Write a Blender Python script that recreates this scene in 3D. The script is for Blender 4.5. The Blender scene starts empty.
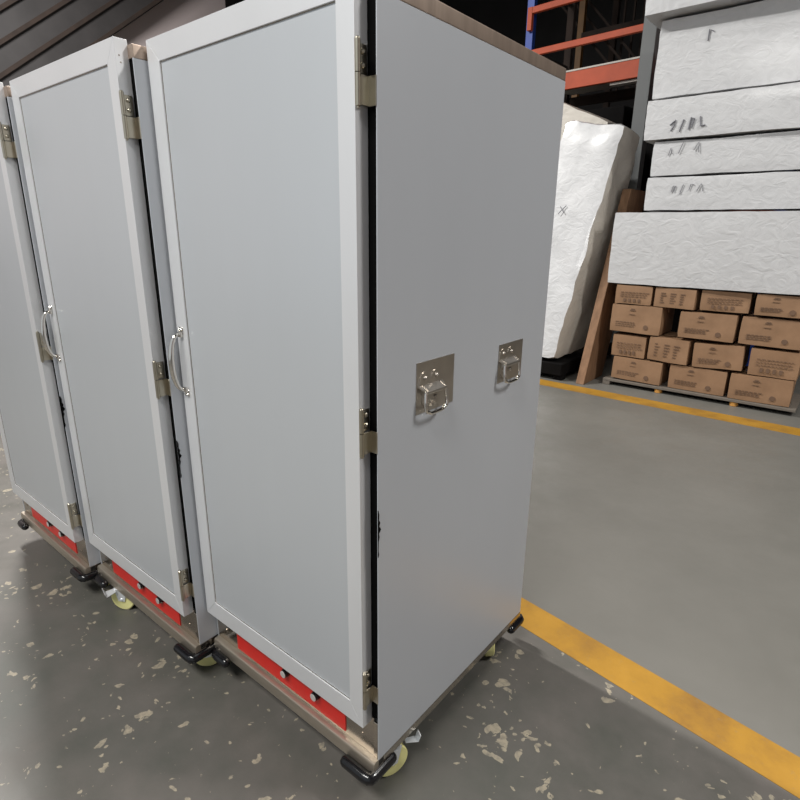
import bpy, bmesh, math, random
from mathutils import Vector, Matrix, noise
random.seed(7)
S = bpy.context.scene
COL = S.collection
V = Vector
FZ = 0.14            # cabinet body bottom above the floor

# ------------------------------------------------------------------ materials
def nt(name):
    m = bpy.data.materials.new(name); m.use_nodes = True
    n = m.node_tree; b = n.nodes['Principled BSDF']
    return m, n, b
def nd(n, t, **k):
    x = n.nodes.new(t)
    for a, v in k.items():
        if a.startswith('i_'): x.inputs[a[2:].replace('_', ' ')].default_value = v
        else: setattr(x, a, v)
    return x
def ramp(n, src, stops):
    r = n.nodes.new('ShaderNodeValToRGB')
    els = r.color_ramp.elements
    while len(els) < len(stops): els.new(0.5)
    for e, (p, c) in zip(els, stops):
        e.position = p; e.color = (*c, 1) if len(c) == 3 else c
    n.links.new(src, r.inputs[0]); return r
def mix(n, fac, a, b):
    x = n.nodes.new('ShaderNodeMix'); x.data_type = 'RGBA'
    n.links.new(fac, x.inputs[0])
    for s, i in ((a, 6), (b, 7)):
        if hasattr(s, 'links'): n.links.new(s, x.inputs[i])
        else: x.inputs[i].default_value = (*s, 1)
    return x.outputs[2]
def coords(n, scale=(1, 1, 1)):
    t = n.nodes.new('ShaderNodeTexCoord'); mp = n.nodes.new('ShaderNodeMapping')
    mp.inputs['Scale'].default_value = scale
    n.links.new(t.outputs['Object'], mp.inputs[0]); return mp.outputs[0]
def noise_n(n, vec, scale, detail=4, rough=.55):
    x = nd(n, 'ShaderNodeTexNoise'); x.inputs['Scale'].default_value = scale
    x.inputs['Detail'].default_value = detail; x.inputs['Roughness'].default_value = rough
    n.links.new(vec, x.inputs['Vector']); return x.outputs['Fac']
def bump(n, b, src, strength, dist=.002):
    x = nd(n, 'ShaderNodeBump'); x.inputs['Strength'].default_value = strength
    x.inputs['Distance'].default_value = dist
    n.links.new(src, x.inputs['Height']); n.links.new(x.outputs[0], b.inputs['Normal'])
def simple(name, col, rough=.5, metal=0, var=.08, scale=12, stretch=(1, 1, 1), bmp=0, coat=0):
    m, n, b = nt(name)
    v = coords(n, stretch); f = noise_n(n, v, scale)
    lo = tuple(c * (1 - var) for c in col); hi = tuple(min(1, c * (1 + var)) for c in col)
    r = ramp(n, f, [(.3, lo), (.7, hi)])
    n.links.new(r.outputs[0], b.inputs['Base Color'])
    b.inputs['Roughness'].default_value = rough; b.inputs['Metallic'].default_value = metal
    b.inputs['Coat Weight'].default_value = coat
    if bmp: bump(n, b, f, bmp)
    return m

M = {}
M['panel'] = simple('grey_laminate', (.475, .495, .525), .40, .15, .03, 1.6, (1, 1, .25))
M['door_panel'] = simple('brushed_aluminium_sheet', (.485, .505, .525), .34, .35, .015, 1.6, (2.5, 1, .3))
M['alu'] = simple('satin_aluminium', (.655, .66, .67), .36, .4, .03, 4, (1, 1, .3))
M['steel'] = simple('stainless_steel', (.50, .45, .39), .2, 1, .08, 30, (1, 1, 12), .05)
M['steel_cap'] = simple('stainless_cap', (.40, .315, .255), .42, .75, .15, 5, (1, 8, 1), .05)
M['plate'] = simple('polished_plate', (.52, .48, .43), .3, .95, .08, 20, (1, 1, 1), .03)
M['chrome'] = simple('chrome', (.8, .77, .72), .1, 1, .03, 20)
M['nickel'] = simple('nickel_hinge', (.52, .475, .38), .28, 1, .05, 30)
M['rubber'] = simple('black_gasket', (.003, .003, .003), .9, 0, .1, 30)
M['rubber'].node_tree.nodes['Principled BSDF'].inputs['Specular IOR Level'].default_value = .05
M['bumper'] = simple('black_pvc', (.005, .005, .006), .2, 0, .1, 30, (1, 1, 1), .02, 0)
M['ledge'] = simple('brushed_steel_ledge', (.52, .46, .38), .38, .9, .1, 6, (1, 8, 8), .05)
M['red'] = simple('red_control_plate', (.52, .014, .009), .38, 0, .05, 20)
M['wheel'] = simple('cream_wheel', (.72, .68, .30), .4, 0, .06, 30)
M['galv'] = simple('white_zinc', (.85, .88, .9), .3, .6, .05, 30)
M['darkbase'] = simple('dark_underside', (.03, .028, .025), .6, .3)
M['knobface'] = simple('knob_face', (.75, .74, .72), .3, .6, .05, 40)
M['marker'] = simple('marker_ink', (.16, .16, .18), .7)
M['print'] = simple('carton_ink', (.13, .075, .045), .8)
M['colgrey'] = simple('column_grey_paint', (.115, .12, .12), .6, 0, .05, 3)
M['blue'] = simple('rack_blue', (.014, .045, .24), .45, .1, .15, 6)
M['orange'] = simple('rack_orange', (.37, .058, .018), .65, 0, .15, 5)
M['amber'] = simple('rack_amber', (.13, .06, .01), .5, 0, .25, 5)
M['brown'] = simple('dim_brown', (.022, .013, .009), .9, 0, .3, 5)  # dimness of rear rack posts and lattice put into the colour
M['deck'] = simple('pale_deck', (.45, .42, .38), .7)
M['dark'] = simple('black_goods', (.005, .0045, .0045), .9, 0, .3, 3)
M['dark'].node_tree.nodes['Principled BSDF'].inputs['Specular IOR Level'].default_value = .1
M['wallpurple'] = simple('grey_mauve_wall', (.42, .36, .355), .8, 0, .05, .6)
M['walldark'] = simple('unlit_dark_wall', (.018, .017, .017), .9, 0, .25, 1)  # gloom of the far hall put into the back wall and ceiling colour
M['duct'] = simple('dark_duct', (.03, .027, .027), .6, 0, .2, 3)
M['fixture'] = simple('lamp_white', (.8, .8, .8), .5)
M['palletwood'] = simple('grey_pallet_wood', (.13, .11, .09), .8, 0, .25, 15, (1, 8, 8), .3)
M['palletfoot'] = simple('orange_foot', (.5, .24, .05), .6)

def board_mat():
    m, n, b = nt('chipboard')
    v = coords(n, (1, 1, .2)); f = noise_n(n, v, 25)
    r = ramp(n, f, [(.3, (.15, .078, .038)), (.7, (.23, .125, .065))])
    n.links.new(r.outputs[0], b.inputs['Base Color']); b.inputs['Roughness'].default_value = .75
    return m
M['board'] = board_mat()
def carton_mat():
    m, n, b = nt('cardboard')
    v = coords(n); f = noise_n(n, v, 5, 6); g = noise_n(n, v, 40, 3)
    r = ramp(n, f, [(.3, (.20, .112, .058)), (.7, (.28, .162, .088))])
    n.links.new(r.outputs[0], b.inputs['Base Color']); b.inputs['Roughness'].default_value = .7
    bump(n, b, g, .15, .003)
    return m
M['carton'] = carton_mat()
M['tape'] = simple('packing_tape', (.42, .26, .15), .25, 0, .05, 20)
def foam_mat(name, col, streak=(1.5, 1, 2)):
    # white foam under stretched clear plastic film: soft creases and sharp gloss
    m, n, b = nt(name)
    v = coords(n, streak)
    w = nd(n, 'ShaderNodeTexNoise'); w.inputs['Scale'].default_value = 5.5
    w.inputs['Detail'].default_value = 7; w.inputs['Distortion'].default_value = 1.6
    n.links.new(v, w.inputs['Vector'])
    g = noise_n(n, coords(n), 3, 3)
    r = ramp(n, w.outputs['Fac'], [(.35, tuple(c * .93 for c in col)), (.6, col)])
    n.links.new(r.outputs[0], b.inputs['Base Color'])
    b.inputs['Roughness'].default_value = .55
    b.inputs['Coat Weight'].default_value = .6; b.inputs['Coat Roughness'].default_value = .18
    bump(n, b, w.outputs['Fac'], .55, .013)
    return m
M['foam'] = foam_mat('film_wrapped_foam', (.49, .49, .495))
M['foam_beige'] = foam_mat('film_wrapped_foam_beige', (.55, .51, .45), (1, 1, 1.5))

def floor_mat():
    m, n, b = nt('painted_concrete')
    t = n.nodes.new('ShaderNodeTexCoord'); v = t.outputs['Object']
    big = noise_n(n, v, 1.1, 5, .6); mid = noise_n(n, v, 6, 6, .65); fine = noise_n(n, v, 55, 4, .6)
    base = ramp(n, mid, [(.28, (.066, .068, .058)), (.5, (.098, .090, .081)), (.72, (.132, .116, .106))])
    green = ramp(n, big, [(.35, (.064, .071, .059)), (.62, (.118, .104, .094))])
    mx = nd(n, 'ShaderNodeMix', data_type='RGBA'); mx.inputs[0].default_value = .5
    n.links.new(base.outputs[0], mx.inputs[6]); n.links.new(green.outputs[0], mx.inputs[7])
    # chips: cells of paint lifted off, showing pale screed
    nz = nd(n, 'ShaderNodeTexNoise'); nz.inputs['Scale'].default_value = 11; nz.inputs['Detail'].default_value = 6
    nz.inputs['Distortion'].default_value = .8
    n.links.new(v, nz.inputs['Vector'])
    vm = nd(n, 'ShaderNodeVectorMath', operation='MULTIPLY_ADD')
    n.links.new(nz.outputs['Color'], vm.inputs[0]); vm.inputs[1].default_value = (.11, .11, .11); n.links.new(v, vm.inputs[2])
    vo = nd(n, 'ShaderNodeTexVoronoi'); vo.inputs['Scale'].default_value = 18
    n.links.new(vm.outputs[0], vo.inputs['Vector'])
    sub = nd(n, 'ShaderNodeMath', operation='SUBTRACT')
    r1 = nd(n, 'ShaderNodeSeparateColor'); n.links.new(vo.outputs['Color'], r1.inputs[0])
    sz = nd(n, 'ShaderNodeMath', operation='MULTIPLY'); n.links.new(r1.outputs[0], sz.inputs[0]); sz.inputs[1].default_value = .50
    n.links.new(sz.outputs[0], sub.inputs[0]); n.links.new(vo.outputs['Distance'], sub.inputs[1])
    clus = noise_n(n, v, 2.6, 3, .5)
    cl = ramp(n, clus, [(.40, (0, 0, 0)), (.62, (.28, .28, .28))])
    add = nd(n, 'ShaderNodeMath', operation='ADD'); n.links.new(sub.outputs[0], add.inputs[0]); n.links.new(cl.outputs[0], add.inputs[1])
    chip = ramp(n, add.outputs[0], [(.285, (0, 0, 0)), (.315, (1, 1, 1))])
    # small specks
    vo2 = nd(n, 'ShaderNodeTexVoronoi'); vo2.inputs['Scale'].default_value = 42
    n.links.new(vm.outputs[0], vo2.inputs['Vector'])
    r2 = nd(n, 'ShaderNodeSeparateColor'); n.links.new(vo2.outputs['Color'], r2.inputs[0])
    s2 = nd(n, 'ShaderNodeMath', operation='MULTIPLY_ADD'); n.links.new(r2.outputs[1], s2.inputs[0]); s2.inputs[1].default_value = .7; s2.inputs[2].default_value = -.42
    s3 = nd(n, 'ShaderNodeMath', operation='SUBTRACT'); n.links.new(s2.outputs[0], s3.inputs[0]); n.links.new(vo2.outputs['Distance'], s3.inputs[1])
    s4 = nd(n, 'ShaderNodeMath', operation='ADD'); n.links.new(s3.outputs[0], s4.inputs[0]); n.links.new(cl.outputs[0], s4.inputs[1])
    sp = ramp(n, s4.outputs[0], [(.10, (0, 0, 0)), (.15, (1, 1, 1))])
    mxx = nd(n, 'ShaderNodeMath', operation='MAXIMUM'); n.links.new(chip.outputs[0], mxx.inputs[0]); n.links.new(sp.outputs[0], mxx.inputs[1])
    # only on the worn side of the yellow line (y below 0.85)
    sx = nd(n, 'ShaderNodeSeparateXYZ'); n.links.new(v, sx.inputs[0])
    zone = nd(n, 'ShaderNodeMath', operation='MULTIPLY_ADD'); n.links.new(sx.outputs['X'], zone.inputs[0]); zone.inputs[1].default_value = .14
    n.links.new(sx.outputs['Y'], zone.inputs[2])
    mr = nd(n, 'ShaderNodeMapRange'); n.links.new(zone.outputs[0], mr.inputs[0])
    mr.inputs[1].default_value = .84; mr.inputs[2].default_value = .94; mr.inputs[3].default_value = 1; mr.inputs[4].default_value = 0
    mask = nd(n, 'ShaderNodeMath', operation='MULTIPLY'); n.links.new(mxx.outputs[0], mask.inputs[0]); n.links.new(mr.outputs[0], mask.inputs[1])
    m2 = nd(n, 'ShaderNodeMath', operation='MULTIPLY'); n.links.new(mask.outputs[0], m2.inputs[0])
    fr = ramp(n, fine, [(.32, (.35, .35, .35)), (.6, (.95, .95, .95))]); n.links.new(fr.outputs[0], m2.inputs[1])
    far = mix(n, mr.outputs[0], (.158, .146, .136), mx.outputs[2])
    fb = ramp(n, big, [(.3, (.120, .115, .102)), (.7, (.152, .145, .130))])
    far = mix(n, mr.outputs[0], fb.outputs[0], mx.outputs[2])
    col = mix(n, m2.outputs[0], far, (.31, .27, .20))
    n.links.new(col, b.inputs['Base Color'])
    rr = ramp(n, mid, [(.3, (.36, .36, .36)), (.7, (.55, .55, .55))])
    n.links.new(rr.outputs[0], b.inputs['Roughness'])
    b.inputs['Specular IOR Level'].default_value = .4
    bump(n, b, fine, .12, .002)
    return m
M['floor'] = floor_mat()
def yellow_mat():
    m, n, b = nt('yellow_floor_paint')
    t = n.nodes.new('ShaderNodeTexCoord'); v = t.outputs['Object']
    a = noise_n(n, v, 4, 6, .65); f = noise_n(n, v, 38, 5, .7)
    r = ramp(n, a, [(.28, (.20, .10, .02)), (.5, (.32, .165, .018)), (.75, (.39, .205, .025))])
    w = ramp(n, f, [(.60, (0, 0, 0)), (.74, (.6, .6, .6))])
    c = mix(n, w.outputs[0], r.outputs[0], (.2, .15, .09))
    n.links.new(c, b.inputs['Base Color']); b.inputs['Roughness'].default_value = .5
    return m
M['yellow'] = yellow_mat()

# ------------------------------------------------------------------ mesh helpers
class MB:
    def __init__(s): s.bm = bmesh.new()
    def _add(s, vs, fs, bev=0, seg=2):
        t = bmesh.new()
        bv = [t.verts.new(v) for v in vs]
        for f in fs: t.faces.new([bv[i] for i in f])
        bmesh.ops.recalc_face_normals(t, faces=t.faces)
        if bev: bmesh.ops.bevel(t, geom=list(t.edges), offset=bev, segments=seg, affect='EDGES', profile=.5)
        me = bpy.data.meshes.new('t'); t.to_mesh(me); t.free(); s.bm.from_mesh(me); bpy.data.meshes.remove(me)
        return s
    def hexa(s, p, bev=0, seg=2):   # 8 points: 4 bottom (ccw), 4 top
        return s._add(p, [(3, 2, 1, 0), (4, 5, 6, 7), (0, 1, 5, 4), (1, 2, 6, 5), (2, 3, 7, 6), (3, 0, 4, 7)], bev, seg)
    def box(s, a, b, bev=0, seg=2):
        x0, y0, z0 = a; x1, y1, z1 = b
        return s.hexa([(x0, y0, z0), (x1, y0, z0), (x1, y1, z0), (x0, y1, z0), (x0, y0, z1), (x1, y0, z1), (x1, y1, z1), (x0, y1, z1)], bev, seg)
    def prism(s, poly, d, bev=0):   # poly: 3D points, d: extrusion vector
        n = len(poly); d = V(d)
        vs = [V(p) for p in poly] + [V(p) + d for p in poly]
        return s._add(vs, [tuple(range(n))[::-1], tuple(range(n, 2 * n))] + [(i, (i + 1) % n, n + (i + 1) % n, n + i) for i in range(n)], bev)
    def tube(s, pts, r, seg=12, cap=True, closed=False):
        pts = [V(p) for p in pts]; n = len(pts)
        rs = r if isinstance(r, (list, tuple)) else [r] * n
        rings = []; prev = None
        for i, p in enumerate(pts):
            if closed: d = pts[(i + 1) % n] - pts[i - 1]
            else: d = pts[min(i + 1, n - 1)] - pts[max(i - 1, 0)]
            d.normalize()
            if prev is None:
                u = d.orthogonal().normalized()
            else:
                u = (prev - d * prev.dot(d)).normalized()
            prev = u; w = d.cross(u)
            rings.append([s.bm.verts.new(p + (u * math.cos(2 * math.pi * k / seg) + w * math.sin(2 * math.pi * k / seg)) * rs[i]) for k in range(seg)])
        for i in range(n if closed else n - 1):
            a, b = rings[i], rings[(i + 1) % n]
            for k in range(seg): s.bm.faces.new((a[k], a[(k + 1) % seg], b[(k + 1) % seg], b[k]))
        if cap and not closed:
            s.bm.faces.new(rings[0][::-1]); s.bm.faces.new(rings[-1])
        return s
    def rtube(s, pts, r, seg=14):   # rounded ends
        pts = [V(p) for p in pts]; d0 = (pts[0] - pts[1]).normalized(); d1 = (pts[-1] - pts[-2]).normalized()
        k = [.0, .35, .65, .87, 1]
        st = [pts[0] + d0 * r * (.9 * math.sqrt(1 - a * a)) for a in k[:-1]]
        en = [pts[-1] + d1 * r * (.9 * math.sqrt(1 - a * a)) for a in k[:-1]][::-1]
        rs = [max(a, .05) * r for a in k[:-1]]
        return s.tube(st + pts + en, rs + [r] * len(pts) + rs[::-1], seg)
    def cyl(s, a, b, r, seg=20): return s.tube([a, b], r, seg)
    def disc_prof(s, c, ax, prof, seg=28):   # lathe around ax through c; prof=(t, r)
        c = V(c); ax = V(ax).normalized()
        return s.tube([c + ax * (t + 1e-6 * i) for i, (t, r) in enumerate(prof)], [r for t, r in prof], seg)
    def build(s, name, mat, parent=None, smooth=True, wn=True):
        me = bpy.data.meshes.new(name); bmesh.ops.recalc_face_normals(s.bm, faces=s.bm.faces)
        s.bm.to_mesh(me); s.bm.free()
        for m in (mat if isinstance(mat, list) else [mat]): me.materials.append(m)
        o = bpy.data.objects.new(name, me); COL.objects.link(o)
        if parent: o.parent = parent
        if smooth and wn:
            o.modifiers.new('normals', 'WEIGHTED_NORMAL').keep_sharp = True
        if smooth:
            me.polygons.foreach_set('use_smooth', [True] * len(me.polygons))
            me.set_sharp_from_angle(angle=math.radians(35))
        return o
def tag(o, label=None, cat=None, group=None, kind=None):
    if label: o['label'] = label
    if cat: o['category'] = cat
    if group: o['group'] = group
    if kind: o['kind'] = kind
    return o
def empty(name, loc=(0, 0, 0), rz=0):
    o = bpy.data.objects.new(name, None); COL.objects.link(o); o.location = loc; o.rotation_euler.z = rz
    o.empty_display_size = .1; return o
def copy_tree(o, parent=None):
    c = o.copy(); COL.objects.link(c); c.parent = parent
    for ch in [x for x in bpy.data.objects if x.parent == o]: copy_tree(ch, c)
    return c

# ------------------------------------------------------------------ cabinet
W, D, H = .7195, .769, 1.70
def Z(z): return z + FZ
DX0, DX1, DY0, DY1 = -.7195, -.025, -.030, .004      # door
DZ0, DZ1 = Z(.1135), Z(1.7426)
# casters
def caster(R, cx, cy, ang, pedal=None, pw=.007, f0=.045, f1=.080):
    rw = .050; zc = rw
    ax = V((math.cos(ang), math.sin(ang), 0))
    c = V((cx, cy, zc))
    fk = MB()
    up = V((0, 0, 1)); side = up.cross(ax)
    for sgn in (-1, 1):
        q = c + ax * sgn * .0195
        fk.hexa([q - side * .014 - ax * .0012 - up * .008, q + side * .014 - ax * .0012 - up * .008, q + side * .014 + ax * .0012 - up * .008, q - side * .014 + ax * .0012 - up * .008,
                 q - side * .028 - ax * .0012 + up * .049, q + side * .028 - ax * .0012 + up * .049, q + side * .028 + ax * .0012 + up * .049, q - side * .028 + ax * .0012 + up * .049])
    fk.cyl(c + up * .0485, c + up * .0519, .03)
    fk.cyl(c - ax * .024, c + ax * .024, .006, 12)
    co = fk.build('caster', M['galv'], R)
    MB().disc_prof(c - ax * .016, ax, [(0, .03), (.0005, rw - .003), (.003, rw), (.029, rw), (.0315, rw - .003), (.032, .03)], 36).build('wheel', M['wheel'], co)
    if pedal:
        pd = V(pedal).normalized(); pr_ = up.cross(pd)
        b0 = c + up * .040
        pts = []
        e = b0 + pd * f0; f = b0 + pd * f1 - up * .006
        m_ = MB(); m_.hexa([e - pr_ * pw, e + pr_ * pw, f + pr_ * pw * 1.5, f - pr_ * pw * 1.5, e - pr_ * pw + up * .002, e + pr_ * pw + up * .002, f + pr_ * pw * 1.5 + up * .002, f - pr_ * pw * 1.5 + up * .002])
        g_ = f + pd * .007 + up * .020
        m_.hexa([f - pr_ * pw * 1.5, f + pr_ * pw * 1.5, g_ + pr_ * pw * 1.6, g_ - pr_ * pw * 1.6, f - pr_ * pw * 1.5 + pd * .002, f + pr_ * pw * 1.5 + pd * .002, g_ + pr_ * pw * 1.6 + pd * .002, g_ - pr_ * pw * 1.6 + pd * .002])
        m_.build('brake_pedal', M['galv'], co)
def make_cabinet():
    R = empty('transport_cabinet')
    # skins
    MB().box((-.0022, 0, Z(0)), (0, D, Z(H)), .0006, 1).build('side_panel', M['panel'], R)
    MB().box((-W, 0, Z(0)), (-W + .0022, D, Z(H)), .0006, 1).build('side_panel', M['panel'], R)
    MB().box((-W + .0023, D - .002, Z(0)), (-.0023, D, Z(H)), .0005, 1).build('back_panel', M['panel'], R)
    # cap
    c = MB(); c.box((-W, .002, Z(H) + .0003), (0, D, Z(H + .0312)), .0025, 2)
    c.build('top_cap', M['steel_cap'], R)
    # insulated body core with black gasket face
    MB().box((-W + .0024, .022, Z(.004)), (-.0024, D - .0022, Z(H) - .0005)).build('insulated_body', M['panel'], R, False)
    g = MB()
    x0, x1, z0, z1 = -W + .0024, -.0024, Z(.125), Z(H) - .001
    g.box((x0, .006, z0), (x0 + .03, .0215, z1)); g.box((x1 - .03, .006, z0), (x1, .0215, z1))
    g.box((x0 + .03, .006, z1 - .03), (x1 - .03, .0215, z1)); g.box((x0 + .03, .006, z0), (x1 - .03, .0215, z0 + .03))
    g.build('door_gasket', M['rubber'], R)
    # torn black sealant showing along the side panel's front edge
    s = MB()
    edge = [(.600, .001), (.607, .003), (.615, .001), (.640, .0015), (.650, .005), (.660, .003), (.668, .010), (.678, .004), (.686, .007), (.694, .003), (.706, .004), (.718, .001)]
    s.prism([(.0002, -.0008, Z(.600))] + [(.0002, w, Z(z)) for z, w in edge] + [(.0002, -.0008, Z(.718))], (.0008, 0, 0))
    s.build('sealant', M['rubber'], R)
    # base rail: stepped steel channel at the front, frame strip around
    b = MB()
    b.box((-W + .001, .0, Z(-.024)), (-.001, D - .001, Z(-.0006)), .002, 1)
    b.box((-W + .02, .03, Z(-.045)), (-.020, D - .03, Z(-.0245)))
    b.build('base_frame', M['darkbase'], R)
    for xr in (-.0009, -W - .0006):
        MB().box((xr, .02, Z(-.023)), (xr + .0015, D, Z(-.0008)), .0004, 1).build('side_rail', M['steel'], R)
    l = MB()
    # ledge with rolled top edge
    prof = [(.020, .0015), (-.008, .0015), (-.0145, -.0005), (-.0175, -.005), (-.018, -.036), (-.012, -.040), (.020, -.040)]
    l.prism([(-W + .001, y, Z(z)) for y, z in prof], (W - .002, 0, 0))
    o = l.build('front_ledge', M['ledge'], R)
    # apron behind: steel with red control plate
    a = MB()
    a.box((-W + .003, .002, Z(.002)), (-.0175, .0055, Z(.124)), .0006, 1)
    a.box((-.0158, -.001, Z(.002)), (-.0024, .0055, Z(.118)), .001, 1)
    for sx in (-.668, -.058):
        a.disc_prof((sx, .002, Z(.050)), (0, -1, 0), [(-.001, .004), (.0016, .004), (.0026, .002)], 10)
    a.build('front_apron', M['steel'], R)
    cp = MB().box((-.606, -.0005, Z(.013)), (-.118, .0019, Z(.112)), .0005, 1).build('control_plate', M['red'], R)
    for kx in (-.228, -.358):
        k = MB(); k.disc_prof((kx, -.0006, Z(.069)), (0, -1, 0), [(0, .0135), (.008, .0135), (.010, .0125), (.0155, .0115)], 24)
        k.box((kx - .003, -.016, Z(.069)), (kx + .003, -.006, Z(.0855)), .001, 1)
        ko = k.build('knob', M['bumper'], cp)
        MB().disc_prof((kx, -.0155, Z(.069)), (0, -1, 0), [(0, .0112), (.0015, .011), (.002, .010)], 24).build('knob_face', M['knobface'], R).parent = cp
    for kx in (-.487, -.268):
        w = .014 if kx < -.3 else .008
        MB().box((kx - w, -.009, Z(.080)), (kx + w, -.0006, Z(.104)), .003, 2).build('rocker_switch', M['bumper'], cp)
    # corner bumpers
    r = .0162
    def bumper(cx, cy, sx, sy, L=.085):
        zb = Z(-.040)
        p = [(cx - sx * L, cy, zb), (cx - sx * .018, cy, zb), (cx - sx * .006, cy + sy * .0015, zb), (cx - sx * .0015, cy + sy * .006, zb), (cx, cy + sy * .018, zb), (cx, cy + sy * L, zb)]
        MB().rtube(p, r).build('corner_bumper', M['bumper'], R)
    bumper(-.003, -.031, 1, 1); bumper(-.697, -.031, -1, 1, .06)
    bumper(-.003, D + .016, 1, -1, .075); bumper(-.697, D + .016, -1, -1, .075)
    caster(R, -.062, .660, math.radians(40)); caster(R, -.655, .68, math.radians(10))
    # door: mitred aluminium frame round an inset sheet
    fw = .0525
    dr = MB()
    def rail(o0, o1, i1, i0): dr.prism([(x, DY0, z) for x, z in (o0, o1, i1, i0)], (0, DY1 - DY0, 0), .0012)
    e = .0003
    A, B_, C_, D_ = (DX0, DZ0), (DX1, DZ0), (DX1, DZ1), (DX0, DZ1)
    a_, b_, c_, d_ = (DX0 + fw, DZ0 + fw + .006), (DX1 - fw + .008, DZ0 + fw + .006), (DX1 - fw + .008, DZ1 - fw), (DX0 + fw, DZ1 - fw)
    rail(A, B_, b_, a_); rail(B_, C_, c_, b_); rail(C_, D_, d_, c_); rail(D_, A, a_, d_)
    door = dr.build('door', M['alu'], R)
    MB().box((a_[0] - .004, DY0 + .0045, a_[1] - .004), (c_[0] + .004, DY1 - .004, c_[1] + .004)).build('door_sheet', M['door_panel'], door, False)
    bd = MB(); t = .0016
    for p, q in ((a_, b_), (b_, c_), (c_, d_), (d_, a_)):
        bd.cyl((p[0], DY0 + .0048, p[1]), (q[0], DY0 + .0048, q[1]), t, 8)
    bd.build('glazing_bead', M['steel'], door)
    # small screws in the door's edge, near its top
    sc = MB()
    for yy, zz in ((-.020, 1.705), (-.018, 1.690)):
        sc.disc_prof((DX1 - .0005, yy, Z(zz)), (1, 0, 0), [(0, .0022), (.001, .002)], 10)
    sc.build('screw', M['steel'], door)
    # bow handle
    hx = -.697; hz0, hz1 = Z(.872), Z(1.030); n = 18
    pts = []; rs = []
    for i in range(n + 1):
        t_ = i / n; a0 = math.pi * t_
        pts.append((hx - .001 - .004 * math.sin(a0), DY0 - .006 - .029 * math.sin(a0) ** .75, hz0 + (hz1 - hz0) * (.5 - .5 * math.cos(a0))))
        rs.append(.0042 + .0035 * math.sin(a0))
    hd = MB().tube(pts, rs, 14)
    for hz in (hz0, hz1):
        sg = -1 if hz == hz0 else 1
        hd.box((hx - .009, DY0 - .010, hz - .008), (hx + .009, DY0 - .0001, hz + .008), .003, 2)
        for dx in (-.004, .006):
            hd.disc_prof((hx + dx, DY0 - .0001, hz + sg * .0135), (0, -1, 0), [(0, .0058), (.003, .0055), (.006, .003)], 12)
        hd.box((hx - .009, DY0 - .003, min(hz, hz + sg * .020)), (hx + .011, DY0 - .0002, max(hz, hz + sg * .020)), .001, 1)
    hd.build('door_handle', M['chrome'], door)
    # lift-off hinges
    for zc in (1.572, .903, .233):
        h = MB(); bx, by = DX1 + .0065, DY0 + .001
        h.disc_prof((bx, by, Z(zc + .001)), (0, 0, 1), [(0, .0055), (.049, .0055), (.052, .005), (.054, .003)], 16)
        h.box((DX1 + .0002, by, Z(zc + .001)), (DX1 + .003, -.001, Z(zc + .048)), .0006, 1)
        for dz in (.014, .036):
            h.disc_prof((DX1 + .003, -.0125, Z(zc + dz)), (1, 0, 0), [(0, .0052), (.002, .005), (.0042, .0026)], 14)
        h.build('hinge', M['nickel'], door)
        h = MB()
        h.disc_prof((bx, by, Z(zc - .056)), (0, 0, 1), [(0, .003), (.003, .003), (.004, .0055), (.0555, .0055)], 16)
        h.box((bx - .001, by, Z(zc - .050)), (bx + .0018, .0, Z(zc - .001)), .0006, 1)
        h.box((bx - .001, -.0022, Z(zc - .050)), (-.0003, .0004, Z(zc - .001)), .0006, 1)
        h.build('hinge_leaf', M['nickel'], R)
    # side ring handles on steel plates
    for (y0, y1, z0, z1) in ((.129, .277, .907, 1.028), (.494, .629, .907, 1.015)):
        yc = (y0 + y1) / 2 - .022; zc = .962
        sh = MB().box((.0002, y0, Z(z0)), (.0016, y1, Z(z1)), .0004, 1).build('handle_plate', M['plate'], R)
        br = MB()
        hw = .046
        # scalloped mounting flap
        poly = []
        for i in range(9):
            a0 = math.pi * (1 - i / 8); poly.append((.0017, yc - .022 + .020 * math.cos(a0), Z(zc + .024 + .018 * math.sin(a0))))
        for i in range(9):
            a0 = math.pi * (1 - i / 8); poly.append((.0017, yc + .022 + .020 * math.cos(a0), Z(zc + .024 + .018 * math.sin(a0))))
        poly += [(.0017, yc + hw, Z(zc + .010)), (.0017, yc - hw, Z(zc + .010))]
        br.prism(poly, (.0018, 0, 0))
        # sloping hood down to the roll
        br.hexa([(.0018, yc - hw, Z(zc + .008)), (.0018, yc + hw, Z(zc + .008)), (.017, yc + hw - .008, Z(zc - .002)), (.017, yc - hw + .008, Z(zc - .002)),
                 (.0018, yc - hw, Z(zc + .013)), (.0018, yc + hw, Z(zc + .013)), (.020, yc + hw - .008, Z(zc + .003)), (.020, yc - hw + .008, Z(zc + .003))], .0006, 1)
        br.cyl((.018, yc - hw + .008, Z(zc - .002)), (.018, yc + hw - .008, Z(zc - .002)), .0055, 14)
        # lower plate beneath the ring
        br.prism([(.0017, yc - .030, Z(zc + .01)), (.0017, yc + .030, Z(zc + .01)), (.0017, yc + .032, Z(zc - .030)), (.0017, yc + .022, Z(zc - .044)), (.0017, yc - .022, Z(zc - .044)), (.0017, yc - .032, Z(zc - .030))], (.0018, 0, 0))
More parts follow.
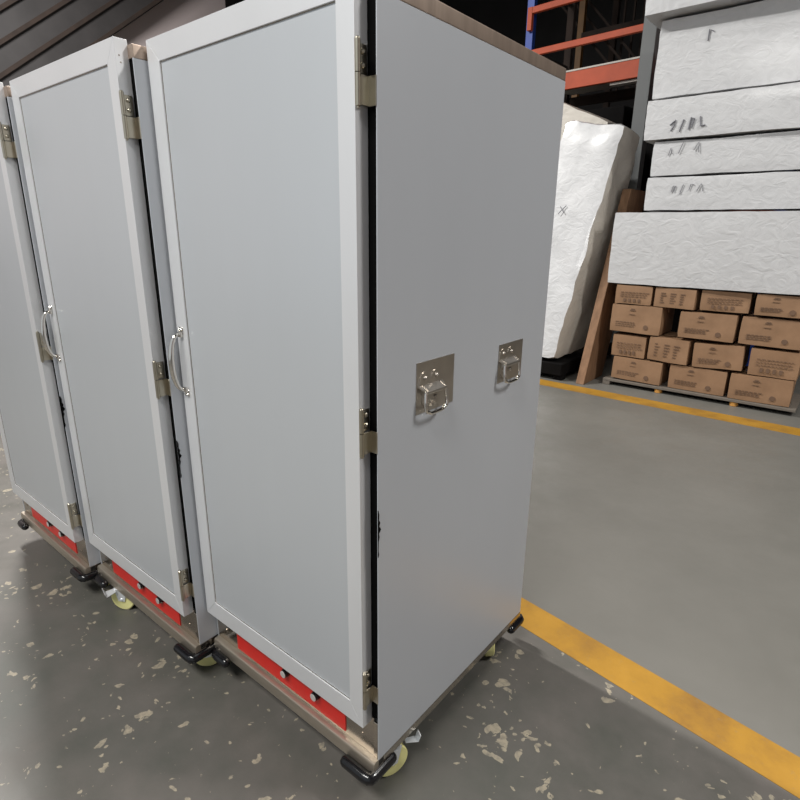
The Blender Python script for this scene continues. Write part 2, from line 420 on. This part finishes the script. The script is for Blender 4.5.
        for sy in (-1, 1):
            br.disc_prof((.0034, yc + sy * .022, Z(zc + .027)), (1, 0, 0), [(0, .0058), (.0025, .0052), (.0045, .0025)], 14)
            br.disc_prof((.0034, yc + sy * .018, Z(zc - .024)), (1, 0, 0), [(0, .0052), (.0025, .0045), (.004, .0025)], 14)
            # side cheeks
            br.hexa([(.0018, yc + sy * (hw - .012), Z(zc - .012)), (.0018, yc + sy * (hw - .014), Z(zc - .012)), (.018, yc + sy * (hw - .014), Z(zc - .004)), (.018, yc + sy * (hw - .012), Z(zc - .004)),
                     (.0018, yc + sy * (hw - .012), Z(zc + .014)), (.0018, yc + sy * (hw - .014), Z(zc + .014)), (.022, yc + sy * (hw - .014), Z(zc + .004)), (.022, yc + sy * (hw - .012), Z(zc + .004))])
        br.build('bracket', M['plate'], sh)
        # bail ring, standing slightly off the plate
        rp = []; w = .038; zt, zb_ = zc - .002, zc - .052
        ctrl = [(-w, zt), (-w - .003, zt - .02), (-w - .002, zt - .042), (-w + .006, zb_ + .005), (-w + .018, zb_), (w - .018, zb_), (w - .006, zb_ + .005), (w + .002, zt - .042), (w + .003, zt - .02), (w, zt)]
        # Catmull-Rom
        P = [ctrl[0]] + ctrl + [ctrl[-1]]
        for i in range(1, len(P) - 2):
            for k in range(5):
                t_ = k / 5
                q = [.5 * ((2 * P[i][j]) + (-P[i - 1][j] + P[i + 1][j]) * t_ + (2 * P[i - 1][j] - 5 * P[i][j] + 4 * P[i + 1][j] - P[i + 2][j]) * t_ ** 2 + (-P[i - 1][j] + 3 * P[i][j] - 3 * P[i + 1][j] + P[i + 2][j]) * t_ ** 3) for j in (0, 1)]
                rp.append((.018 + (zt - q[1]) * .10, yc + q[0], Z(q[1])))
        rp.append((.018, yc + w, Z(zt)))
        MB().tube(rp, .0042, 12).build('ring', M['chrome'], sh)
    return R
cabA = make_cabinet()
RH = [o for o in bpy.data.objects if o.parent == cabA and o.name.startswith('handle_plate')]
for o in RH: o.parent = None
cabB = copy_tree(cabA); cabB.location = (-.7269, -.0631, 0); cabB.rotation_euler.z = .0046
cabC = copy_tree(cabA); cabC.location = (-1.4600, -.105, 0); cabC.rotation_euler.z = .002
for o in RH: o.parent = cabA
caster(cabA, -.640, .085, math.radians(-35))
caster(cabB, -.570, .012, math.radians(-62), (-.25, -1, 0), .015, .030, .062)
caster(cabC, -.640, .085, math.radians(-35))
caster(cabA, -.034, .085, math.radians(-22), (.50, .86, 0))
caster(cabB, -.050, .055, math.radians(-30))
caster(cabC, -.050, .085, math.radians(20))
G = 'grey wheeled transport cabinets standing in a row'
tag(cabA, 'tall grey wheeled cabinet nearest the camera, its wide side carrying two ring handles', 'cabinet', G)
tag(cabB, 'tall grey wheeled cabinet just left of the nearest one, its side hidden behind that door', 'cabinet', G)
tag(cabC, 'tall grey wheeled cabinet at the far left end of the row, mostly cut off', 'cabinet', G)

# ------------------------------------------------------------------ building shell
def struct(mb, name, mat, **k): return tag(mb.build(name, mat, None, False), kind='structure')
struct(MB().box((-9.2, -7, -.1), (8, 13, 0)), 'floor', M['floor'])
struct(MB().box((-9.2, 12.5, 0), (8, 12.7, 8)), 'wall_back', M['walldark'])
struct(MB().box((-9.2, -7, 0), (-9.0, 12.5, 8)), 'wall_left', M['wallpurple'])
struct(MB().box((8, -7, 0), (8.2, 12.7, 8)), 'wall_right', M['wallpurple'])
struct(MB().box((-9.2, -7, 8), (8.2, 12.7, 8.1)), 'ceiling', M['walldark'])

def strip(pts, name, label):
    o = MB().prism([(x, y, .0003) for x, y in pts], (0, 0, .0012)).build(name, M['yellow'], None, False)
    return tag(o, label, 'floor marking')
def quadline(p, d, w, a, b):
    p = V((*p, 0)); d = V((*d, 0)).normalized(); n = V((-d.y, d.x, 0))
    return [((p + d * t + n * s).x, (p + d * t + n * s).y) for t, s in ((a, 0), (b, 0), (b, w), (a, w))]
strip(quadline((-.036, .864), (.647, -.097), .145, -4.5, 4.5), 'floor_line', 'wide yellow painted floor line running past the nearest cabinet')
strip(quadline((-1.347, 4.165), (1.24, -.03), .20, -5, 5), 'floor_line', 'distant yellow painted floor line in front of the carton pallet')

# dark sloping duct high on the left wall
d = MB()
p0, p1 = V((-8.995, -1.55, .006)), V((-8.995, 5.6, 5.58)); dv = (p1 - p0).normalized(); up = V((0, -dv.z, dv.y))
d.prism([p0, p1, p1 + up * 1.1, p0 + up * 1.1], (.24, 0, 0), .02)
du = d.build('sloping_duct', M['duct'])
tag(du, 'dark sloping duct high on the mauve wall, above the left cabinet', 'duct')
rb = MB()
for k in (0, .28, .56, .84): rb.prism([p0 + up * (k + .02), p1 + up * (k + .02), p1 + up * (k + .07), p0 + up * (k + .07)], (.28, 0, 0))
rb.build('rib', M['brown'], du)
cw = MB().box((-8.98, 6.05, 0), (-8.7, 6.5, 7.9)); o = cw.build('wall_post', M['dark'], None, False)
tag(o, 'dark upright post against the far mauve wall, topping the nearest door', 'post')

# grey column behind the foam stack
c = MB().box((-1.56, 5.9, 0), (-1.42, 6.04, 8), .004, 1)
o = c.build('steel_column', M['colgrey']); tag(o, 'plain grey upright steel column behind the white foam stack', 'column')

# ------------------------------------------------------------------ pallet racks
def beam(mb, p, q, h, w):
    p, q = V(p), V(q); d_ = (q - p).normalized(); s_ = V((0, 0, 1)).cross(d_).normalized() * w / 2; u = V((0, 0, h / 2))
    mb.hexa([p - s_ - u, q - s_ - u, q + s_ - u, p + s_ - u, p - s_ + u, q - s_ + u, q + s_ + u, p + s_ + u])
rk = empty('pallet_rack', (-3.17, 6.5, 0), math.radians(-4.5))
tag(rk, 'tall pallet rack with blue uprights and orange beams behind the nearest cabinet', 'rack')
for x in (0, 3.1):
    for y in (0, 1.0):
        u_ = MB(); u_.box((x - .05, y - .035, 0), (x + .05, y + .035, 6.5), .003, 1)
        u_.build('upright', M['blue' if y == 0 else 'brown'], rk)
    b = MB()
    for k in range(8):
        z = .3 + k * .75; beam(b, (x, .03, z), (x, .97, z + (.6 if k % 2 else 0)), .04, .03)
        beam(b, (x, .03, z + .35), (x, .97, z + .35), .04, .03)
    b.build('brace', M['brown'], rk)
def rack_beam(z, h, y=-.06, w=.05, br=True, mt='orange'):
    b = MB(); b.box((.03, y - w / 2, z - h / 2), (3.07, y + w / 2, z + h / 2), .004, 1)
    if br:
        for x in (-.005, 3.005): b.box((x, y - w / 2 - .005, z - h / 2 - .18), (x + .06, y + w / 2 - .006, z + h / 2))
    b.build('beam', M[mt], rk)
rack_beam(3.215, .185); rack_beam(3.61, .07, br=False); rack_beam(4.085, .07)
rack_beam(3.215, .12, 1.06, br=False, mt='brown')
rack_beam(1.5, .12)
MB().box((.04, -.09, 3.309), (3.06, 1.05, 3.327)).build('shelf_deck', M['deck'], rk, False)
MB().box((1.15, -.04, 3.095), (3.0, .06, 3.115)).build('batten', M['deck'], rk, False)
for i, (x0, x1, z0, z1) in enumerate(((.2, 1.3, 1.57, 2.9), (1.5, 2.8, 1.57, 2.95))):
    o = MB().box((x0, .1, z0), (x1, .95, z1), .03, 2).build('dark_crate', M['dark'], None)
    o.matrix_world = rk.matrix_basis.copy() if False else Matrix.Translation((-3.17, 6.5, 0)) @ Matrix.Rotation(math.radians(-4.5), 4, 'Z')
    tag(o, ['black wrapped bale on the rack, left of the grey column', 'black wrapped bale on the rack, behind the grey column'][i], 'bale')
o = MB().box((-3.1, 6.62, .0), (-.15, 7.3, 1.35), .03, 2).build('floor_bale', M['dark'], None); tag(o, 'long low black bale standing on the floor under the rack', 'bale')

rk2 = empty('pallet_rack', (-3.60, 9.0, 0), math.radians(-4))
tag(rk2, 'far dim rack with amber uprights and brown latticework, seen through the orange beams', 'rack')
for x, mt in ((0, 'amber'), (1.3, 'brown'), (2.6, 'brown')):
    for y in (0, 1.2): MB().box((x - .05, y - .04, 0), (x + .05, y + .04, 7), .003, 1).build('upright', M[mt if y == 0 else 'brown'], rk2)
b = MB()
for k in range(8):
    beam(b, (-1.0 + k * .12, .25, 5.6 - k * .05), (1.2 + k * .12, .25, 3.2 - k * .05), .05, .03) if k % 3 == 0 else None
for k in range(9): b.box((.45 + k * .16, .5, 3.6), (.48 + k * .16, .53, 5.4))
b.box((.35, .48, 3.55), (1.95, .55, 3.62)); b.box((.35, .48, 5.38), (1.95, .55, 5.45))
b.build('lattice', M['brown'], rk2)
for z in (2.4, 4.4, 5.6): MB().box((.05, -.08, z), (2.55, -.03, z + .1)).build('beam', M['brown'], rk2, False)

# ------------------------------------------------------------------ foam blocks
def lumpy(p8, n=(10, 8, 8), amp=.008, seed=0, rnd=.02):
    # wrapped block from 8 corners (4 bottom ccw, 4 top) with softened edges and a lumpy film surface
    nx, ny, nz = n; bm = bmesh.new(); P = [V(p) for p in p8]; vs = {}
    def pt(u, v, w):
        a = P[0].lerp(P[1], u).lerp(P[3].lerp(P[2], u), v); b_ = P[4].lerp(P[5], u).lerp(P[7].lerp(P[6], u), v)
        return a.lerp(b_, w)
    cen = pt(.5, .5, .5)
    def g(i, j, k):
        key = (i, j, k)
        if key not in vs:
            p = pt(i / nx, j / ny, k / nz)
            e = (i in (0, nx)) + (j in (0, ny)) + (k in (0, nz))
            dirn = (p - cen).normalized()
            if e >= 2: p = p - dirn * rnd * (.35 if e == 2 else .7)
            nv = noise.noise_vector(p * 5 + V((seed * 7.3, 0, 0))) + .5 * noise.noise_vector(p * 14 + V((seed, 3, 0)))
            vs[key] = bm.verts.new(p + nv * amp)
        return vs[key]
    for i in range(nx):
        for j in range(ny):
            for k in (0, nz): bm.faces.new((g(i, j, k), g(i + 1, j, k), g(i + 1, j + 1, k), g(i, j + 1, k)))
    for i in range(nx):
        for k in range(nz):
            for j in (0, ny): bm.faces.new((g(i, j, k), g(i + 1, j, k), g(i + 1, j, k + 1), g(i, j, k + 1)))
    for j in range(ny):
        for k in range(nz):
            for i in (0, nx): bm.faces.new((g(i, j, k), g(i, j + 1, k), g(i, j + 1, k + 1), g(i, j, k + 1)))
    m = MB(); m.bm.free(); m.bm = bm; return m
def rbox(x0, x1, y0, y1, z0, z1, rz=0, tilt=0):
    c = V(((x0 + x1) / 2, (y0 + y1) / 2, (z0 + z1) / 2)); Rm = Matrix.Rotation(rz, 3, 'Z') @ Matrix.Rotation(tilt, 3, 'Y')
    # turned about its front left bottom corner so faces stay where they stand
    o = V((x0, y0, z0))
    return [o + Rm @ (V(p) - o) for p in ((x0, y0, z0), (x1, y0, z0), (x1, y1, z0), (x0, y1, z0), (x0, y0, z1), (x1, y0, z1), (x1, y1, z1), (x0, y1, z1))]
FG = 'film-wrapped white foam blocks stacked on the cartons'
specs = [
    (-1.195, .42, 4.65, 5.20, .985, 1.625, -.02, 'wide white film-wrapped foam block lying directly on the brown cartons'),
    (-.955, .28, 4.68, 5.20, 1.640, 1.915, 0, 'white foam block resting on the wide bottom one, scribbled near its top edge'),
    (-.940, .30, 4.69, 5.20, 1.929, 2.205, .005, 'white foam block third from the bottom of the stack, streaky film with faint marks'),
    (-1.025, .26, 4.66, 5.20, 2.221, 2.535, -.01, 'white foam block fourth from the bottom, sticking out left, bold black marker stroke'),
    (-1.010, .30, 4.70, 5.20, 2.553, 3.14, 0, 'tall white crinkled foam block second from the top of the stack'),
    (-1.108, .30, 4.56, 5.25, 3.158, 3.62, -.02, 'topmost white foam block of the stack, overhanging towards the camera'),
]
foams = []
for i, (x0, x1, y0, y1, z0, z1, rz, lab) in enumerate(specs):
    o = lumpy(rbox(x0, x1, y0, y1, z0, z1, rz), (14, 5, 6), .005, i, .016).build('foam_block', M['foam'])
    tag(o, lab, 'foam block', FG); foams.append(o)
def scribble(parent, strokes, r=.004):
    m = MB()
    for s_ in strokes: m.tube([V(p) for p in s_], r, 6)
    m.build('marker_writing', M['marker'], parent)
def stroke(x, z, y, pts): return [(x + a * .1, y, z + b * .1) for a, b in pts]
scribble(foams[3], [stroke(-.80, 2.27, 4.650, [(0, .1), (.25, .5), (.3, .9), (-.1, .55)]), stroke(-.73, 2.27, 4.650, [(0, 0), (.25, .9)]), stroke(-.66, 2.27, 4.650, [(0, .1), (.1, 1), (.35, .9), (.2, .2)]), stroke(-.58, 2.27, 4.650, [(0, 1), (.1, .3), (.45, .3)])], .006)
scribble(foams[2], [stroke(-.72, 2.10, 4.682, [(0, 0), (.3, .9)]), stroke(-.80, 2.09, 4.682, [(0, 0), (.15, .6), (.3, .1)]), stroke(-.60, 2.10, 4.682, [(0, .2), (.3, .8), (.4, 0)])], .0035)
scribble(foams[1], [stroke(-.73, 1.79, 4.672, [(0, 0), (.1, .5), (.3, .5), (.2, 0)]), stroke(-.66, 1.77, 4.672, [(0, 0), (.2, .8)]), stroke(-.59, 1.80, 4.672, [(0, 0), (.1, .5), (.35, .45)]), stroke(-.53, 1.78, 4.672, [(0, .1), (.3, .7), (.5, .1)])], .0035)
scribble(foams[4], [stroke(-.62, 2.93, 4.692, [(0, 0), (0, .8), (.35, .6)])], .005)

# two slabs leaning back left of the stack
p8 = [(-2.10, 4.42, .22), (-1.55, 4.40, .20), (-1.50, 5.15, .22), (-2.10, 5.20, .22),
      (-1.88, 4.92, 2.52), (-1.285, 4.90, 2.42), (-1.27, 5.38, 2.39), (-1.88, 5.40, 2.48)]
o = lumpy(p8, (10, 8, 26), .020, 11, .05)
me_o = o.build('foam_slab', [M['foam'], M['foam_beige']])
for f in me_o.data.polygons:      # right-hand face: beige-toned film
    if f.normal.x > .7: f.material_index = 1
tag(me_o, 'tall white film-wrapped foam slab leaning back beside the nearest cabinet', 'foam slab')
m_ = MB(); m_.tube([(-1.77, 4.70, 1.62), (-1.74, 4.71, 1.66), (-1.70, 4.72, 1.70)], .004, 6); m_.tube([(-1.76, 4.715, 1.69), (-1.71, 4.70, 1.63)], .004, 6)
m_.build('marker_writing', M['marker'], me_o)
p8 = [(-2.6, 5.55, .22), (-1.78, 5.55, .22), (-1.78, 6.1, .22), (-2.6, 6.1, .22), (-2.6, 5.6, 2.98), (-1.70, 5.6, 2.59), (-1.70, 6.1, 2.59), (-2.6, 6.1, 2.98)]
o = lumpy(p8, (10, 5, 12), .010, 5, .03).build('foam_slab', M['foam_beige'])
tag(o, 'dull grey-white foam slab standing behind the leaning one, only its sloping top seen', 'foam slab')
o = MB()
o.box((-2.75, 4.42, .05), (-1.46, 6.15, .18), .01, 1)
for x in (-2.7, -2.1, -1.56):
    for y in (4.45, 5.2, 6.0): o.box((x, y, 0), (x + .09, y + .1, .05))
tag(o.build('plastic_pallet', M['dark']), 'low black pallet on the floor under the leaning foam slab', 'pallet')

# chipboard panel leaning back
bd = MB()
bd.hexa([(-1.315, 4.45, .0), (-1.235, 4.45, .0), (-1.235, 4.95, .0), (-1.315, 4.95, .0), (-1.300, 5.10, 1.86), (-1.215, 5.10, 1.86), (-1.215, 5.60, 1.86), (-1.300, 5.60, 1.86)], .003, 1)
tag(bd.build('chipboard_panel', M['board']), 'narrow brown chipboard panel leaning between foam slab and cartons', 'board')

# ------------------------------------------------------------------ pallet and cartons
pl = empty('wooden_pallet', (-1.11, 4.62, 0))
tag(pl, 'thin grey wooden pallet carrying the brown cartons', 'pallet')
MB().box((0, 0, .040), (1.60, .62, .062), .002, 1).build('deck_board', M['palletwood'], pl)
for x in (.0, .80, 1.5):
    for y in (0, .50): 
        if x == .0 or y > 0: MB().box((x, y + .001, 0), (x + .07, y + .1, .0395), .003, 1).build('foot_block', M['palletwood'], pl)
for x in (.52, 1.15): MB().disc_prof((x, .04, 0), (0, 0, 1), [(0, .03), (.003, .034), (.036, .034), (.0395, .03)], 18).build('foot', M['palletfoot'], pl)
for o_ in [x for x in bpy.data.objects if x.parent == pl and x.name.startswith('foot') and 'block' not in x.name]: o_['label'] = 'orange round foot'

cartons = [ # x0,x1,z0,z1,rz,tilt,print style, label
    (-1.045, -.585, .075, .288, -.03, .012, 0, 'brown carton at the bottom left, directly on the grey pallet'),
    (-.520, -.05, .066, .285, -.02, 0, 1, 'brown carton on the pallet, right of the orange foot'),
    (-.020, .44, .066, .285, .03, 0, 0, 'brown carton on the pallet at the far right'),
    (-1.075, -.760, .296, .505, .02, .0, 2, 'small brown carton with a sagging bottom edge, second layer left'),
    (-.735, -.385, .304, .525, -.05, .02, 3, 'brown carton printed with rows of characters, second layer'),
    (-.340, .05, .296, .510, .03, -.04, 1, 'tilted brown carton right of the one with rows of characters'),
    (.09, .45, .296, .520, 0, 0, 2, 'brown carton at the right end of the second layer'),
    (-1.115, -.650, .535, .795, -.01, .0, 0, 'wide brown carton with a small emblem, third layer left'),
    (-.500, -.05, .548, .780, .0, .0, 1, 'brown carton right of the dark gap, third layer'),
    (-.020, .44, .545, .780, 0, 0, 0, 'brown carton at the right end of the third layer'),
    (-1.095, -.765, .802, .975, .03, 0, 2, 'brown carton under the foam, top layer left'),
    (-.745, -.395, .802, .975, -.04, .012, 3, 'brown carton under the foam, second in the top layer'),
    (-.360, .02, .802, .975, .03, 0, 2, 'brown carton under the foam, third in the top layer'),
    (.06, .43, .802, .975, 0, 0, 1, 'brown carton under the foam, right end of the top layer'),
]
def carton(x0, x1, z0, z1, rz, tilt, style, lab, i):
    y0 = 4.655 + .012 * math.sin(i * 2.3); y1 = y0 + .42
    w, h = x1 - x0, z1 - z0
    o = empty('carton', (x0, y0, z0), rz); o.rotation_euler.y = tilt
    tag(o, lab, 'cardboard box', 'brown cartons stacked on the pallet')
    bd_ = lumpy([(0, 0, 0), (w, 0, 0), (w, .42, 0), (0, .42, 0), (0, 0, h), (w, 0, h), (w, .42, h), (0, .42, h)], (8, 6, 5), .0045, 20 + i, .008)
    bo = bd_.build('box_body', M['carton'], o)
    t = MB(); t.box((.01, .185, h - .0015), (w - .01, .235, h + .002)); t.box((w - .001, .185, h - .06), (w + .003, .235, h)); t.build('tape', M['tape'], o, False)
    p = MB(); y = -.0065; yy = -.0035
    def dash(a, b_, c, d_): p.box((a, y, b_), (c, yy, d_))
    if style in (0, 1):
        ex = w * (.42 if style == 0 else .38); dash(ex - .02, h * .80, ex + .03, h * .83); dash(ex - .012, h * .845, ex + .020, h * .88); dash(ex - .024, h * .66, ex + .03, h * .675)
        for k in range(3): 
            x = .12 * w
            while x < .5 * w:
                l = random.uniform(.012, .03); dash(x, h * (.22 + .07 * k), x + l, h * (.22 + .07 * k) + .006); x += l + .008
        p.disc_prof((w * .72, yy, h * .24), (0, -1, 0), [(0, .022), (.0025, .021)], 14)
    elif style == 2:
        for k in range(3):
            x = .15 * w
            while x < .85 * w:
                l = random.uniform(.012, .03); dash(x, h * (.62 - .11 * k), x + l, h * (.62 - .11 * k) + .005); x += l + .01
        for k in range(4): dash(w * (.25 + k * .13), h * .14, w * (.25 + k * .13) + .022, h * .30)
    else:
        for c_ in (0, 1, 2):
            for k in range(5): dash(w * (.16 + .24 * c_), h * (.22 + .12 * k), w * (.16 + .24 * c_) + random.uniform(.02, .05), h * (.22 + .12 * k) + .008)
    p.build('printing', M['print'], o, False)
for i, c_ in enumerate(cartons): carton(*c_, i)

# ------------------------------------------------------------------ lights
def tube_light(x, y, z, L, power, label, col=(1, .985, .955), rz=0, w=.25):
    t = empty('ceiling_light', (x, y, z), rz)
    tag(t, label, 'light')
    MB().box((-L / 2, -w / 2, .03), (L / 2, w / 2, .09), .01, 1).build('housing', M['fixture'], t)
    c = MB()
    for s_ in (-.8, .8): c.cyl((s_ * L / 2, 0, .09), (s_ * L / 2, 0, 7.99 - z), .006, 8)
    c.build('hanger', M['darkbase'], t)
    ld = bpy.data.lights.new('lamp', 'AREA'); ld.shape = 'RECTANGLE'; ld.size = L; ld.size_y = w; ld.energy = power; ld.color = col
    lo = bpy.data.objects.new('lamp', ld); COL.objects.link(lo); lo.parent = t; lo.location = (0, 0, .02)
tube_light(3.6, 2.4, 5.2, 1.6, 290, 'long ceiling light above the aisle right of the cabinets')
tube_light(-.3, -2.5, 4.3, 3.0, 310, 'long ceiling light above the space before the cabinet doors', w=1.0)
tube_light(1.2, 2.9, 5.6, 1.6, 25, 'long ceiling light above the aisle by the carton stack')
tube_light(-5.2, 1.0, 6.2, 2.4, 950, 'unseen added ceiling light brightening the mauve wall')  # unseen lamp, placed and powered to brighten the left wall
wd = bpy.data.worlds.new('world'); S.world = wd; wd.use_nodes = True
wd.node_tree.nodes['Background'].inputs[0].default_value = (.88, .95, 1, 1)
wd.node_tree.nodes['Background'].inputs[1].default_value = .55

# ------------------------------------------------------------------ camera
cam = bpy.data.cameras.new('camera'); co = bpy.data.objects.new('camera', cam); COL.objects.link(co)
cam.sensor_width = 36; cam.lens = 25.0495; cam.clip_start = .02; cam.clip_end = 100
Rm = ((.7720351648, -.1923728241, .6057676130), (.6355101621, .2195384253, -.7402227460), (.0094094722, .9564494636, .2917462690))
mw = Matrix(Rm).to_4x4(); mw.translation = V((.7339931, -.8236088, 1.3100903 + FZ)); co.matrix_world = mw
S.camera = co
S.view_settings.view_transform = 'Standard'; S.view_settings.look = 'None'; S.view_settings.exposure = -.05; S.view_settings.gamma = 1
S.view_settings.use_curve_mapping = False
